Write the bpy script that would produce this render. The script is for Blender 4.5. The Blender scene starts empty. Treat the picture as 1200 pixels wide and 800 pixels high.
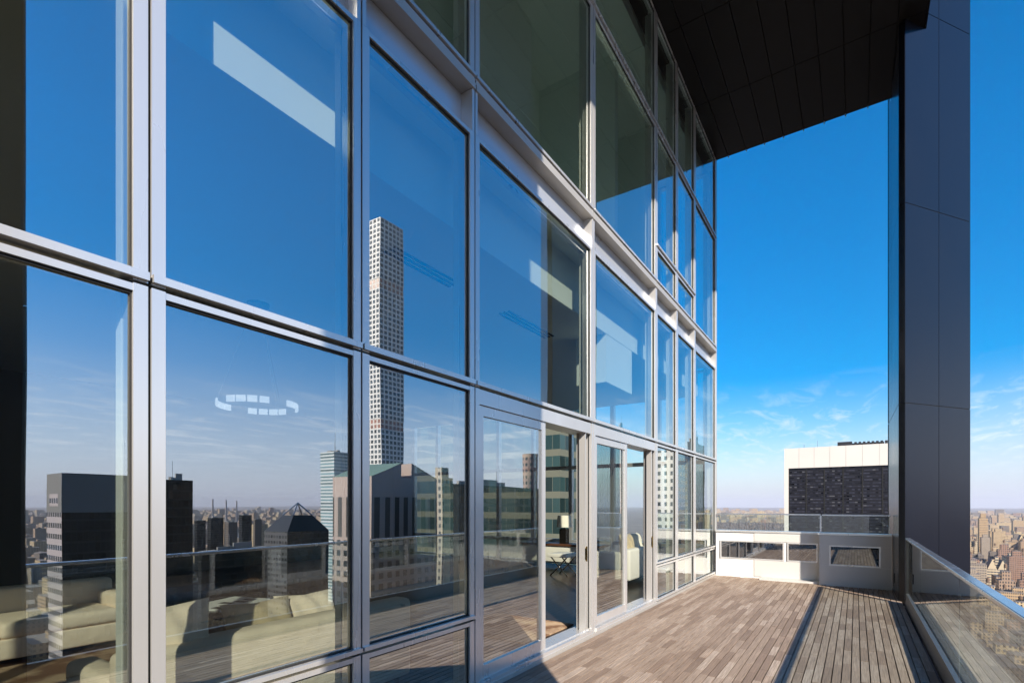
import bpy, bmesh, math, random
from mathutils import Vector, Matrix
random.seed(7)
R = math.radians
sc = bpy.context.scene
COL = sc.collection

# ------------------------------------------------------------------ camera
D, HC = 2.71, 1.60                       # camera distance from the glass wall, eye height
F = 602.0                                # focal length in photo pixels (1200 wide)
TH = math.atan2(403, 602)                # yaw of the camera to the left of +y
SN, CS = math.sin(TH), math.cos(TH)
HZ = 591.0
cam = bpy.data.cameras.new('camera'); co = bpy.data.objects.new('camera', cam); COL.objects.link(co)
cam.sensor_width = 36.0; cam.lens = 36.0 * F / 1200.0
cam.shift_y = (HZ - 400) / 1200.0
cam.clip_start = 0.05; cam.clip_end = 80000
co.location = (D, 0, HC); co.rotation_euler = (R(90), 0, TH)
sc.camera = co

# ------------------------------------------------------------------ world, sun, exposure
SUN_EL, SUN_ROT = 30.1, 136.1            # sun to the south-east: direction (+x, -y)
w = bpy.data.worlds.new('World'); sc.world = w; w.use_nodes = True
nt = w.node_tree; nt.nodes.clear(); N = nt.nodes.new; L = nt.links.new
out = N('ShaderNodeOutputWorld'); bg = N('ShaderNodeBackground')
sky = N('ShaderNodeTexSky'); sky.sky_type = 'NISHITA'; sky.sun_disc = False
sky.sun_elevation = R(SUN_EL); sky.sun_rotation = R(SUN_ROT)
sky.altitude = 250; sky.air_density = 1.0; sky.dust_density = 0.6; sky.ozone_density = 3.0
hs = N('ShaderNodeHueSaturation'); hs.inputs['Saturation'].default_value = 1.45
L(sky.outputs[0], hs.inputs['Color'])  # value set below: the photo's horizon is dull with city haze
# thin cirrus low in the sky: noise laid out on a plane high above
tc = N('ShaderNodeTexCoord'); sp = N('ShaderNodeSeparateXYZ'); L(tc.outputs['Generated'], sp.inputs[0])
def wm(op, a, b=None):
    n = N('ShaderNodeMath'); n.operation = op
    for i, v in enumerate((a, b)):
        if v is None: continue
        if isinstance(v, (int, float)): n.inputs[i].default_value = v
        else: L(v, n.inputs[i])
    return n.outputs[0]
dim = N('ShaderNodeMapRange'); dim.inputs[1].default_value = 0.0; dim.inputs[2].default_value = 0.50; dim.inputs[3].default_value = 0.70; dim.inputs[4].default_value = 1.0; L(sp.outputs[2], dim.inputs[0]); L(dim.outputs[0], hs.inputs['Value'])
sat = N('ShaderNodeMapRange'); sat.inputs[1].default_value = 0.0; sat.inputs[2].default_value = 0.28; sat.inputs[3].default_value = 1.25; sat.inputs[4].default_value = 1.72; L(sp.outputs[2], sat.inputs[0]); L(sat.outputs[0], hs.inputs['Saturation'])
zz = wm('MAXIMUM', sp.outputs[2], 0.02); zc = wm('ADD', zz, 0.05)
cx = wm('DIVIDE', sp.outputs[0], zc); cy = wm('DIVIDE', sp.outputs[1], zc)
cb = N('ShaderNodeCombineXYZ'); L(cx, cb.inputs[0]); L(cy, cb.inputs[1])
mp = N('ShaderNodeMapping'); mp.inputs['Scale'].default_value = (1.3, 0.55, 1); mp.inputs['Rotation'].default_value = (0, 0, R(25))
L(cb.outputs[0], mp.inputs[0])
no = N('ShaderNodeTexNoise'); no.inputs['Scale'].default_value = 3.4; no.inputs['Detail'].default_value = 8; no.inputs['Roughness'].default_value = 0.62; no.inputs['Distortion'].default_value = 0.7
L(mp.outputs[0], no.inputs['Vector'])
mr = N('ShaderNodeMapRange'); mr.inputs[1].default_value = 0.50; mr.inputs[2].default_value = 0.70; L(no.outputs[0], mr.inputs[0])
lo = N('ShaderNodeMapRange'); lo.inputs[1].default_value = 0.03; lo.inputs[2].default_value = 0.09; L(sp.outputs[2], lo.inputs[0])
hi = N('ShaderNodeMapRange'); hi.inputs[1].default_value = 0.22; hi.inputs[2].default_value = 0.11; L(sp.outputs[2], hi.inputs[0])
cm = wm('MULTIPLY', wm('MULTIPLY', mr.outputs[0], lo.outputs[0]), wm('MULTIPLY', hi.outputs[0], 0.72))
hf = N('ShaderNodeMapRange'); hf.interpolation_type = 'SMOOTHSTEP'; hf.inputs[1].default_value = 0.15; hf.inputs[2].default_value = -0.05
L(wm('DIVIDE', sp.outputs[2], wm('ADD', wm('MULTIPLY', wm('MAXIMUM', sp.outputs[0], 0.0), 1.9), 1.0)), hf.inputs[0])   # haze stands higher towards the sun
hz = N('ShaderNodeMix'); hz.data_type = 'RGBA'; L(hf.outputs[0], hz.inputs[0]); L(hs.outputs[0], hz.inputs[6]); hz.inputs[7].default_value = (3.4, 3.7, 4.8, 1)
mx = N('ShaderNodeMix'); mx.data_type = 'RGBA'; L(cm, mx.inputs[0]); L(hz.outputs[2], mx.inputs[6]); mx.inputs[7].default_value = (4.4, 4.9, 5.6, 1)
L(mx.outputs[2], bg.inputs[0]); L(wm('MULTIPLY', wm('ADD', wm('MULTIPLY', wm('MAXIMUM', sp.outputs[0], 0.0), 0.34), 1.0), 0.108), bg.inputs[1])   # brighter on the sun's side
L(bg.outputs[0], out.inputs[0])

sl = bpy.data.lights.new('sun', 'SUN'); so = bpy.data.objects.new('sun', sl); COL.objects.link(so)
sl.energy = 5.0; sl.angle = R(0.53); sl.color = (1.0, 0.90, 0.76)
sd = Vector((math.sin(R(SUN_ROT)) * math.cos(R(SUN_EL)), math.cos(R(SUN_ROT)) * math.cos(R(SUN_EL)), math.sin(R(SUN_EL))))
so.rotation_euler = sd.to_track_quat('Z', 'Y').to_euler(); so.location = (60, -60, 60)

vs = sc.view_settings; vs.view_transform = 'Standard'; vs.look = 'None'; vs.gamma = 1.0; vs.use_curve_mapping = False
vs.exposure = 0.95
cy_ = sc.cycles
cy_.use_denoising = True; cy_.max_bounces = 9; cy_.diffuse_bounces = 6; cy_.glossy_bounces = 5; cy_.transmission_bounces = 4
cy_.transparent_max_bounces = 24; cy_.volume_bounces = 0; cy_.caustics_reflective = False; cy_.caustics_refractive = False
cy_.sample_clamp_indirect = 6.0

# ------------------------------------------------------------------ materials
def mat(name):
    m = bpy.data.materials.new(name); m.use_nodes = True
    t = m.node_tree; b = t.nodes['Principled BSDF']
    return m, t, b
def lnk(t, a, b): t.links.new(a, b)
def mth(t, op, a, b=None, c=None):
    n = t.nodes.new('ShaderNodeMath'); n.operation = op
    for i, v in enumerate((a, b, c)):
        if v is None: continue
        if isinstance(v, (int, float)): n.inputs[i].default_value = v
        else: t.links.new(v, n.inputs[i])
    return n.outputs[0]
def mixc(t, f, a, b):
    n = t.nodes.new('ShaderNodeMix'); n.data_type = 'RGBA'
    for i, v in ((0, f), (6, a), (7, b)):
        if isinstance(v, (int, float)): n.inputs[i].default_value = v
        elif isinstance(v, tuple): n.inputs[i].default_value = (*v[:3], 1)
        else: t.links.new(v, n.inputs[i])
    return n.outputs[2]
def noise(t, scale, detail=4, vec='Object', stretch=None, rough=0.55):
    c = t.nodes.new('ShaderNodeTexCoord'); n = t.nodes.new('ShaderNodeTexNoise')
    n.inputs['Scale'].default_value = scale; n.inputs['Detail'].default_value = detail; n.inputs['Roughness'].default_value = rough
    if stretch:
        mpn = t.nodes.new('ShaderNodeMapping'); mpn.inputs['Scale'].default_value = stretch
        lnk(t, c.outputs[vec], mpn.inputs[0]); lnk(t, mpn.outputs[0], n.inputs['Vector'])
    else: lnk(t, c.outputs[vec], n.inputs['Vector'])
    return n.outputs[0]
def bump(t, b, h, strength=0.2, dist=0.01):
    n = t.nodes.new('ShaderNodeBump'); n.inputs['Strength'].default_value = strength; n.inputs['Distance'].default_value = dist
    lnk(t, h, n.inputs['Height']); lnk(t, n.outputs[0], b.inputs['Normal'])
def plain(name, c, rough=0.5, metal=0.0, var=0.12, nscale=3.0, bmp=0.0, spec=0.5, stretch=None):
    m, t, b = mat(name)
    n = noise(t, nscale, 5, stretch=stretch)
    lo_ = tuple(max(0, v * (1 - var)) for v in c); hi_ = tuple(min(1, v * (1 + var)) for v in c)
    lnk(t, mixc(t, n, lo_, hi_), b.inputs['Base Color'])
    lnk(t, mth(t, 'MULTIPLY_ADD', n, 0.16, rough - 0.08), b.inputs['Roughness'])
    b.inputs['Metallic'].default_value = metal; b.inputs['Specular IOR Level'].default_value = spec
    if bmp: bump(t, b, noise(t, nscale * 18, 6), bmp, 0.004)
    return m
def facade(name, wall, glass, w_, h_, fu=0.6, fv=0.55, wall_rough=0.7, glass_rough=0.08, var=0.5, rnd=None, lit=0.0, u0=0.0, v0=0.0, spec=0.5):
    """window grid in metres from the UV map; rnd = list of wall colours picked per object / island"""
    m, t, b = mat(name)
    b.inputs['Specular IOR Level'].default_value = spec
    uv = t.nodes.new('ShaderNodeUVMap'); s = t.nodes.new('ShaderNodeSeparateXYZ'); lnk(t, uv.outputs[0], s.inputs[0])
    u = mth(t, 'DIVIDE', mth(t, 'ADD', s.outputs[0], u0), w_); v = mth(t, 'DIVIDE', mth(t, 'ADD', s.outputs[1], v0), h_)
    fu_ = mth(t, 'FRACT', u); fv_ = mth(t, 'FRACT', v)
    du = mth(t, 'ABSOLUTE', mth(t, 'SUBTRACT', fu_, 0.5)); dv = mth(t, 'ABSOLUTE', mth(t, 'SUBTRACT', fv_, 0.5))
    win = mth(t, 'MULTIPLY', mth(t, 'LESS_THAN', du, fu / 2), mth(t, 'LESS_THAN', dv, fv / 2))
    cbn = t.nodes.new('ShaderNodeCombineXYZ'); lnk(t, mth(t, 'FLOOR', u), cbn.inputs[0]); lnk(t, mth(t, 'FLOOR', v), cbn.inputs[1])
    wn = t.nodes.new('ShaderNodeTexWhiteNoise'); wn.noise_dimensions = '3D'; lnk(t, cbn.outputs[0], wn.inputs['Vector'])
    g = mixc(t, wn.outputs[0], tuple(c * (1 - var) for c in glass), tuple(c * (1 + var) for c in glass))
    if lit:
        g = mixc(t, mth(t, 'MULTIPLY', mth(t, 'GREATER_THAN', wn.outputs[0], 1 - lit), 0.75), g, (0.085, 0.085, 0.09))
    wc = wall
    if rnd:
        oi = t.nodes.new('ShaderNodeObjectInfo'); ge = t.nodes.new('ShaderNodeNewGeometry')
        f = oi.outputs['Random'] if rnd[0] == 'object' else ge.outputs['Random Per Island']
        cr = t.nodes.new('ShaderNodeValToRGB'); cr.color_ramp.interpolation = 'CONSTANT'
        cols = rnd[1]
        while len(cr.color_ramp.elements) < len(cols): cr.color_ramp.elements.new(0.5)
        for i, c in enumerate(cols):
            cr.color_ramp.elements[i].position = i / len(cols); cr.color_ramp.elements[i].color = (*c, 1)
        lnk(t, f, cr.inputs[0]); wc = cr.outputs[0]
    n = noise(t, 0.07, 5)
    wv = mixc(t, mth(t, 'MULTIPLY', n, 0.4), wc, (0.16, 0.14, 0.12) if rnd else tuple(c * 0.55 for c in wall))
    lnk(t, mixc(t, win, wv, g), b.inputs['Base Color'])
    lnk(t, mth(t, 'MULTIPLY_ADD', win, glass_rough - wall_rough, wall_rough), b.inputs['Roughness'])
    return m
def glass_mat(name, tint, base, edge=1.0, wav=0.0, power=5.0):
    m, t, b = mat(name); t.nodes.remove(b)
    o = t.nodes['Material Output']
    tr = t.nodes.new('ShaderNodeBsdfTransparent'); tr.inputs[0].default_value = (*tint, 1)
    gl = t.nodes.new('ShaderNodeBsdfGlossy'); gl.inputs['Roughness'].default_value = 0.0; gl.inputs['Color'].default_value = (0.93, 0.96, 0.97, 1)
    ge = t.nodes.new('ShaderNodeNewGeometry'); dt = t.nodes.new('ShaderNodeVectorMath'); dt.operation = 'DOT_PRODUCT'
    lnk(t, ge.outputs['Incoming'], dt.inputs[0]); lnk(t, ge.outputs['Normal'], dt.inputs[1])
    fr = mth(t, 'POWER', mth(t, 'SUBTRACT', 1.0, mth(t, 'ABSOLUTE', dt.outputs['Value'])), power)
    f = mth(t, 'MULTIPLY_ADD', fr, edge * (1 - base), base)
    f = mth(t, 'MINIMUM', f, 0.97)
    if wav:
        bp = t.nodes.new('ShaderNodeBump'); bp.inputs['Strength'].default_value = 1.0; bp.inputs['Distance'].default_value = wav
        lnk(t, noise(t, 1.1, 1, stretch=(1, 1, 0.6)), bp.inputs['Height']); lnk(t, bp.outputs[0], gl.inputs['Normal'])
    mx_ = t.nodes.new('ShaderNodeMixShader'); lnk(t, f, mx_.inputs[0]); lnk(t, tr.outputs[0], mx_.inputs[1]); lnk(t, gl.outputs[0], mx_.inputs[2])
    lnk(t, mx_.outputs[0], o.inputs[0])
    return m
M = {}
M['alu'] = plain('brushed_aluminium', (0.70, 0.69, 0.68), 0.28, 0.6, 0.14, 2.0, stretch=(1, 1, 0.1))
M['alu_warm'] = plain('sill_aluminium', (0.46, 0.44, 0.41), 0.42, 0.35, 0.07, 2.0)
M['alu_in'] = plain('painted_interior_frame', (0.70, 0.72, 0.68), 0.5, 0, 0.04, 1.0)
M['gasket'] = plain('black_gasket', (0.012, 0.012, 0.013), 0.7, 0, 0.2)
M['spandrel'] = plain('silver_spandrel_panel', (0.60, 0.62, 0.66), 0.30, 0.55, 0.05, 1.2)
M['glass'] = glass_mat('coated_vision_glass', (0.89, 0.93, 0.89), 0.50, 1.0, 0.0014)
M['glass_in'] = glass_mat('inner_glass_face', (0.97, 1.0, 0.98), 0.03, 0.5)
M['glass_rail'] = glass_mat('railing_glass', (0.90, 0.95, 0.93), 0.16, 1.0, 0, 2.6)
M['glass_clear'] = glass_mat('clear_parapet_glass', (0.90, 0.95, 0.93), 0.07, 1.0)
M['glass_north'] = glass_mat('clear_corner_glass', (0.92, 0.96, 0.94), 0.05, 0.6)
M['white_wall'] = plain('white_painted_parapet', (0.68, 0.67, 0.65), 0.6, 0, 0.06, 1.5, 0.15)
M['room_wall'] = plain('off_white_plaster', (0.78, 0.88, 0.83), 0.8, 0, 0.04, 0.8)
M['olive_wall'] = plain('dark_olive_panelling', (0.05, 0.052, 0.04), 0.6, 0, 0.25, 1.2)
M['ceiling'] = plain('ceiling_plaster', (0.82, 0.89, 0.86), 0.85, 0, 0.03, 0.8)
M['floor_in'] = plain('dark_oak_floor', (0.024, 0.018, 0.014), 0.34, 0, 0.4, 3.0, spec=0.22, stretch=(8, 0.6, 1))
M['black_panel'] = plain('black_soffit_panel', (0.0085, 0.0068, 0.0058), 0.45, 0.0, 0.2, 0.7, spec=0.18)
M['black_void'] = plain('black_joint', (0.003, 0.003, 0.003), 0.9, 0, 0.1)
M['col_metal'] = plain('dark_anodised_cladding', (0.0075, 0.0085, 0.014), 0.24, 0.0, 0.10, 0.6, spec=0.30)
M['steel'] = plain('stainless_rail', (0.55, 0.56, 0.58), 0.25, 0.9, 0.05, 4.0)
M['dark_metal'] = plain('dark_post_metal', (0.02, 0.02, 0.022), 0.4, 0.4, 0.2)
M['cream'] = plain('cream_upholstery', (0.86, 0.735, 0.59), 0.9, 0, 0.06, 5.0)
bump(M['cream'].node_tree, M['cream'].node_tree.nodes['Principled BSDF'], noise(M['cream'].node_tree, 7.0, 3), 0.5, 0.03)
M['white_up'] = plain('white_upholstery', (0.78, 0.75, 0.68), 0.9, 0, 0.05, 5.0, 0.25)
M['satin'] = plain('tan_satin', (0.55, 0.45, 0.29), 0.35, 0, 0.22, 7.0, 0.5)
M['charcoal'] = plain('charcoal_cushion', (0.05, 0.05, 0.052), 0.8, 0, 0.15, 6.0, 0.2)
M['brass'] = plain('polished_brass', (0.75, 0.52, 0.18), 0.18, 1.0, 0.08, 4.0)
M['chrome'] = plain('polished_chrome', (0.75, 0.75, 0.76), 0.08, 1.0, 0.03)
M['black_lac'] = plain('black_lacquer', (0.012, 0.011, 0.010), 0.2, 0, 0.2)
M['walnut'] = plain('walnut_top', (0.13, 0.055, 0.03), 0.35, 0, 0.3, 3.0, stretch=(1, 9, 1))
M['shade'] = plain('linen_lampshade', (0.85, 0.80, 0.68), 0.9, 0, 0.04)
M['paper'] = plain('magazine_paper', (0.80, 0.80, 0.78), 0.5, 0, 0.04)
M['ink'] = plain('magazine_ink', (0.02, 0.02, 0.02), 0.5, 0, 0.1)
M['kerb_shade_grey'] = plain('kerb_and_parapet_shade_grey', (0.54, 0.53, 0.515), 0.40, 0.1, 0.05, 1.5)  # grey of the kerb, also the shade painted over the white parapet
M['concrete'] = plain('roof_concrete', (0.30, 0.29, 0.27), 0.85, 0, 0.25, 0.15)
M['white_stone'] = plain('white_stone_band', (0.50, 0.465, 0.425), 0.7, 0, 0.07, 0.08)
for k_, st in (('col_metal', 0.0035), ('black_panel', 0.003), ('spandrel', 0.002)):
    t_ = M[k_].node_tree; b_0 = t_.nodes['Principled BSDF']; bump(t_, b_0, noise(t_, 1.1, 2), 0.6, st)
def rug_mat():
    m, t, b = mat('mottled_hide_rug')
    n = noise(t, 2.6, 5); r = t.nodes.new('ShaderNodeValToRGB'); r.color_ramp.elements[0].position = .42; r.color_ramp.elements[1].position = .58
    r.color_ramp.elements[0].color = (0.16, 0.075, 0.035, 1); r.color_ramp.elements[1].color = (0.46, 0.33, 0.22, 1)
    lnk(t, n, r.inputs[0]); lnk(t, r.outputs[0], b.inputs['Base Color']); b.inputs['Roughness'].default_value = 0.95
    bump(t, b, noise(t, 90, 3), 0.6, 0.01); return m
M['rug'] = rug_mat()
def wood_mat():
    m, t, b = mat('weathered_hardwood_boards')
    ge = t.nodes.new('ShaderNodeNewGeometry'); cr = t.nodes.new('ShaderNodeValToRGB')
    els = [(0.0, (0.215, 0.145, 0.104)), (0.22, (0.3, 0.208, 0.151)), (0.5, (0.37, 0.274, 0.206)), (0.8, (0.43, 0.325, 0.252)), (1.0, (0.53, 0.425, 0.345))]
    while len(cr.color_ramp.elements) < len(els): cr.color_ramp.elements.new(0.5)
    for i, (p, c) in enumerate(els): cr.color_ramp.elements[i].position = p; cr.color_ramp.elements[i].color = (*c, 1)
    lnk(t, ge.outputs['Random Per Island'], cr.inputs[0])
    gr = noise(t, 1.0, 7, stretch=(95, 3.2, 1), rough=0.65); big = noise(t, 1.3, 4)
    c1 = mixc(t, mth(t, 'MULTIPLY', mth(t, 'SMOOTH_MIN', mth(t, 'MULTIPLY_ADD', gr, 2.6, -0.85), 1.0, 0.1), 0.85), cr.outputs[0], (0.085, 0.057, 0.042))
    c2 = mixc(t, mth(t, 'MULTIPLY', big, 0.30), c1, (0.40, 0.335, 0.28))
    lnk(t, c2, b.inputs['Base Color']); b.inputs['Roughness'].default_value = 0.66; b.inputs['Specular IOR Level'].default_value = 0.28
    bump(t, b, gr, 0.35, 0.004); return m
M['deck'] = wood_mat()
def emis(name, c, s):
    m, t, b = mat(name); b.inputs['Base Color'].default_value = (*c, 1); b.inputs['Emission Color'].default_value = (*c, 1); b.inputs['Emission Strength'].default_value = s; return m
M['lamp_glow'] = emis('lit_glass_shade', (0.80, 0.83, 0.88), 0.36)

# ------------------------------------------------------------------ mesh builder
class MB:
    def __init__(s): s.v = []; s.f = []; s.m = []; s.uv = []
    def quad(s, pts, m=0, uv=None):
        k = len(s.v); s.v += [tuple(p) for p in pts]; s.f.append(tuple(range(k, k + len(pts)))); s.m.append(m)
        s.uv.append(uv or [(0, 0)] * len(pts))
    def box(s, x0, x1, y0, y1, z0, z1, m=0, top=None, south=None, uvo=0.0):
        if x0 > x1: x0, x1 = x1, x0
        if y0 > y1: y0, y1 = y1, y0
        k = len(s.v)
        s.v += [(x0, y0, z0), (x1, y0, z0), (x1, y1, z0), (x0, y1, z0), (x0, y0, z1), (x1, y0, z1), (x1, y1, z1), (x0, y1, z1)]
        a, b_, h = x1 - x0, y1 - y0, z1 - z0
        t = m if top is None else top; so_ = m if south is None else south
        for idx, mm, uv in (((0, 1, 5, 4), so_, [(0, 0), (a, 0), (a, h), (0, h)]), ((1, 2, 6, 5), m, [(0, 0), (b_, 0), (b_, h), (0, h)]),
                            ((2, 3, 7, 6), m, [(0, 0), (a, 0), (a, h), (0, h)]), ((3, 0, 4, 7), m, [(0, 0), (b_, 0), (b_, h), (0, h)]),
                            ((4, 5, 6, 7), t, [(0, 0)] * 4), ((3, 2, 1, 0), t, [(0, 0)] * 4)):
            s.f.append(tuple(k + i for i in idx)); s.m.append(mm); s.uv.append([(q[0] + uvo, q[1]) for q in uv])
    def prism(s, pts, z0, z1, m=0, top=None):
        n = len(pts); k = len(s.v)
        s.v += [(p[0], p[1], z0) for p in pts] + [(p[0], p[1], z1) for p in pts]; u = 0
        for i in range(n):
            j = (i + 1) % n; l = math.dist(pts[i], pts[j])
            s.f.append((k + i, k + j, k + n + j, k + n + i)); s.m.append(m); s.uv.append([(u, 0), (u + l, 0), (u + l, z1 - z0), (u, z1 - z0)]); u += l
        t = m if top is None else top
        s.f.append(tuple(k + n + i for i in range(n))); s.m.append(t); s.uv.append([(0, 0)] * n)
        s.f.append(tuple(k + i for i in reversed(range(n)))); s.m.append(t); s.uv.append([(0, 0)] * n)
    def cyl(s, x, y, z0, z1, r, n=12, m=0, r2=None):
        r2 = r if r2 is None else r2; k = len(s.v)
        for zz_, rr in ((z0, r), (z1, r2)):
            s.v += [(x + rr * math.cos(2 * math.pi * i / n), y + rr * math.sin(2 * math.pi * i / n), zz_) for i in range(n)]
        for i in range(n):
            j = (i + 1) % n; s.f.append((k + i, k + j, k + n + j, k + n + i)); s.m.append(m); s.uv.append([(0, 0)] * 4)
        s.f.append(tuple(k + n + i for i in range(n))); s.m.append(m); s.uv.append([(0, 0)] * n)
        s.f.append(tuple(k + i for i in reversed(range(n)))); s.m.append(m); s.uv.append([(0, 0)] * n)
    def tube(s, pts, r, n=8, m=0):
        pts = [Vector(p) for p in pts]; k = len(s.v); cnt = len(pts)
        for i, p in enumerate(pts):
            d = (pts[min(i + 1, cnt - 1)] - pts[max(i - 1, 0)]).normalized()
            a = d.cross(Vector((0, 0, 1)) if abs(d.z) < .9 else Vector((1, 0, 0))).normalized(); b_ = d.cross(a)
            s.v += [tuple(p + r * (a * math.cos(2 * math.pi * q / n) + b_ * math.sin(2 * math.pi * q / n))) for q in range(n)]
        for i in range(cnt - 1):
            for q in range(n):
                q2 = (q + 1) % n
                s.f.append((k + i * n + q, k + i * n + q2, k + (i + 1) * n + q2, k + (i + 1) * n + q)); s.m.append(m); s.uv.append([(0, 0)] * 4)
        s.f.append(tuple(k + q for q in reversed(range(n)))); s.m.append(m); s.uv.append([(0, 0)] * n)
        s.f.append(tuple(k + (cnt - 1) * n + q for q in range(n))); s.m.append(m); s.uv.append([(0, 0)] * n)
    def build(s, name, mats, parent=None, bevel=0.0, smooth=False, seg=2, origin=None):
        me = bpy.data.meshes.new(name)
        o_ = Vector(origin) if origin is not None else Vector((0, 0, 0))
        me.from_pydata([tuple(Vector(v) - o_) for v in s.v], [], s.f)
        if not isinstance(mats, (list, tuple)): mats = [mats]
        for m_ in mats: me.materials.append(m_)
        me.polygons.foreach_set('material_index', s.m)
        ul = me.uv_layers.new(name='UVMap'); ul.data.foreach_set('uv', [c for f in s.uv for q in f for c in q])
        if bevel:
            bm = bmesh.new(); bm.from_mesh(me)
            bmesh.ops.bevel(bm, geom=bm.edges[:], offset=bevel, segments=seg, affect='EDGES', profile=0.5, clamp_overlap=True)
            bmesh.ops.recalc_face_normals(bm, faces=bm.faces[:]); bm.to_mesh(me); bm.free()
        if smooth: me.polygons.foreach_set('use_smooth', [True] * len(me.polygons))
        me.update()
        o = bpy.data.objects.new(name, me); COL.objects.link(o)
        if parent is not None: o.parent = parent; o.location = o_ - Vector(parent.matrix_world_loc) if False else o_ - WLOC.get(parent.name, Vector((0, 0, 0)))
        else: o.location = o_
        WLOC[o.name] = o_.copy()
        return o
WLOC = {}
def bx(*a, **k):
    b = MB(); b.box(*a, **k); return b
def tag(o, label=None, cat=None, group=None, kind=None):
    if label: o['label'] = label
    if cat: o['category'] = cat
    if group: o['group'] = group
    if kind: o['kind'] = kind
    return o
def empty(name, loc, label, cat, group=None):
    o = bpy.data.objects.new(name, None); COL.objects.link(o); o.location = loc; o.empty_display_size = 0.2
    WLOC[o.name] = Vector(loc); return tag(o, label, cat, group)
def structure(o): o['kind'] = 'structure'; return o

# pixel helpers used only to lay out far buildings at true distances
def ray(X): t = (X - 600) / F; return (-SN + t * CS, CS + t * SN)
def at_y(X, y): a, b = ray(X); return D + a * y / b
def z_at(Y, d): return HC + (HZ - Y) * d / F

GZ = -180.0                              # street level below the terrace

# ================================================================== SETTING: ground, water, woods
gm, t, b = mat('city_ground')
n1 = noise(t, 0.004, 8, rough=0.7); n2 = noise(t, 0.05, 6)
cr = t.nodes.new('ShaderNodeValToRGB')
for p, c in ((0.35, (0.10, 0.09, 0.085)), (0.55, (0.19, 0.16, 0.14)), (0.7, (0.26, 0.21, 0.17))):
    e = cr.color_ramp.elements.new(p); e.color = (*c, 1)
cr.color_ramp.elements.remove(cr.color_ramp.elements[0]); cr.color_ramp.elements.remove(cr.color_ramp.elements[-1])
lnk(t, mixc(t, 0.5, n1, n2), cr.inputs[0]); lnk(t, cr.outputs[0], b.inputs['Base Color']); b.inputs['Roughness'].default_value = 0.9
g = MB(); g.quad([(-36000, -36000, GZ), (36000, -36000, GZ), (36000, 36000, GZ), (-36000, 36000, GZ)])
structure(g.build('ground', gm))
wm_, t, b = mat('river_water'); b.inputs['Base Color'].default_value = (0.05, 0.075, 0.09, 1); b.inputs['Roughness'].default_value = 0.25
r_ = MB(); r_.box(2300, 2950, -3000, 9000, GZ, GZ + 0.3)
structure(r_.build('river', wm_))

# ================================================================== THE PENTHOUSE
house = empty('penthouse_tower', (0, 0, 0), 'penthouse floors with a silver framed glass curtain wall reflecting blue sky and towers', 'building')
YS = [-3.79, -2.59, -1.38, -0.18, 1.03, 2.24, 3.44, 5.80, 8.20, 9.36, 10.60, 12.46]
BW, GAP = 0.058, 0.007                   # bar width beside each joint, half joint

PR = random.Random(17)
def unit(y0, y1, z0, z1, sill=0.035, head=0.035, proud=0.03, deep=-0.09, gl='glass'):
    """one framed pane between two joint lines; the frame is a part, the pane its child"""
    a, c = y0 + GAP, y1 - GAP
    b = MB()
    b.box(deep, proud, a, a + BW, z0, z1); b.box(deep, proud, c - BW, c, z0, z1)
    b.box(deep + 0.02, proud + 0.022, a + .001, c - .001, z0 + 0.008, z0 + sill)
    b.box(deep + 0.02, proud - 0.002, a + BW, c - BW, z1 - head, z1 - 0.004)
    o = b.build('window', M['alu'], house)
    gk = MB()
    for q0, q1, p0, p1 in ((a + BW, c - BW, z1 - head - 0.012, z1 - head), (a + BW, c - BW, z0 + sill, z0 + sill + 0.008)):
        gk.box(0.0, 0.016, q0, q1, p0, p1)
    gk.box(0.001, 0.014, a + BW, a + BW + 0.007, z0 + sill + .008, z1 - head - .012); gk.box(0.001, 0.014, c - BW - 0.007, c - BW, z0 + sill + .008, z1 - head - .012)
    gk.build('gasket', M['gasket'], o)
    p = MB(); p.box(-0.026, 0.0, a + BW - 0.002, c - BW + 0.002, z0 + sill - 0.002, z1 - head + 0.002)
    # each pane sits a hair out of true, as real glazing does
    ky, kz = PR.uniform(-.0015, .0015), PR.uniform(-.0010, .0010); yc_, zc2 = (a + c) / 2, (z0 + z1) / 2
    p.v = [(vx + ky * (vy - yc_) + kz * (vz - zc2), vy, vz) for vx, vy, vz in p.v]
    # front face reflects, the five other faces are clear
    p.m = [1, 0, 1, 1, 1, 1]
    p.build('glass_pane', [M[gl], M['glass_in']], o)
    return o

Z1, ZS0, ZS1, Z2, ZT = 2.60, 4.74, 5.20, 7.72, 9.56
for i in range(len(YS) - 1):
    y0, y1 = YS[i], YS[i + 1]
    door = 3.3 < y0 < 6
    if not door:
        unit(y0, y1, 0.04, 0.62); unit(y0, y1, 0.635, Z1 - 0.008)
    unit(y0, y1, Z1 + 0.006, ZS0, sill=0.045)
    # recessed spandrel panel under a projecting ledge
    s = bx(-0.14, -0.09, y0 + GAP + 0.03, y1 - GAP - 0.03, ZS0 - 0.035, ZS1 - 0.10)
    s.build('spandrel_panel', M['spandrel'], house)
    for e0 in (y0 + GAP, y1 - GAP - 0.03): bx(-0.14, 0.03, e0, e0 + 0.03, ZS0 + .002, ZS1 - .10).build('spandrel_frame', M['alu'], house)
    s = MB(); s.box(-0.14, 0.045, y0 + GAP, y1 - GAP, ZS1 - 0.098, ZS1 - 0.05); s.box(-0.14, 0.035, y0 + GAP, y1 - GAP, ZS1 - 0.044, ZS1 - 0.006)
    s.build('ledge', M['alu_warm'], house)
    if 8 < y0 < 10:
        unit(y0, y1, ZS1, 5.77); unit(y0, y1, 5.785, Z2 - 0.006)
    else: unit(y0, y1, ZS1, Z2 - 0.006)
    unit(y0, y1, Z2 + 0.006, ZT)
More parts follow.
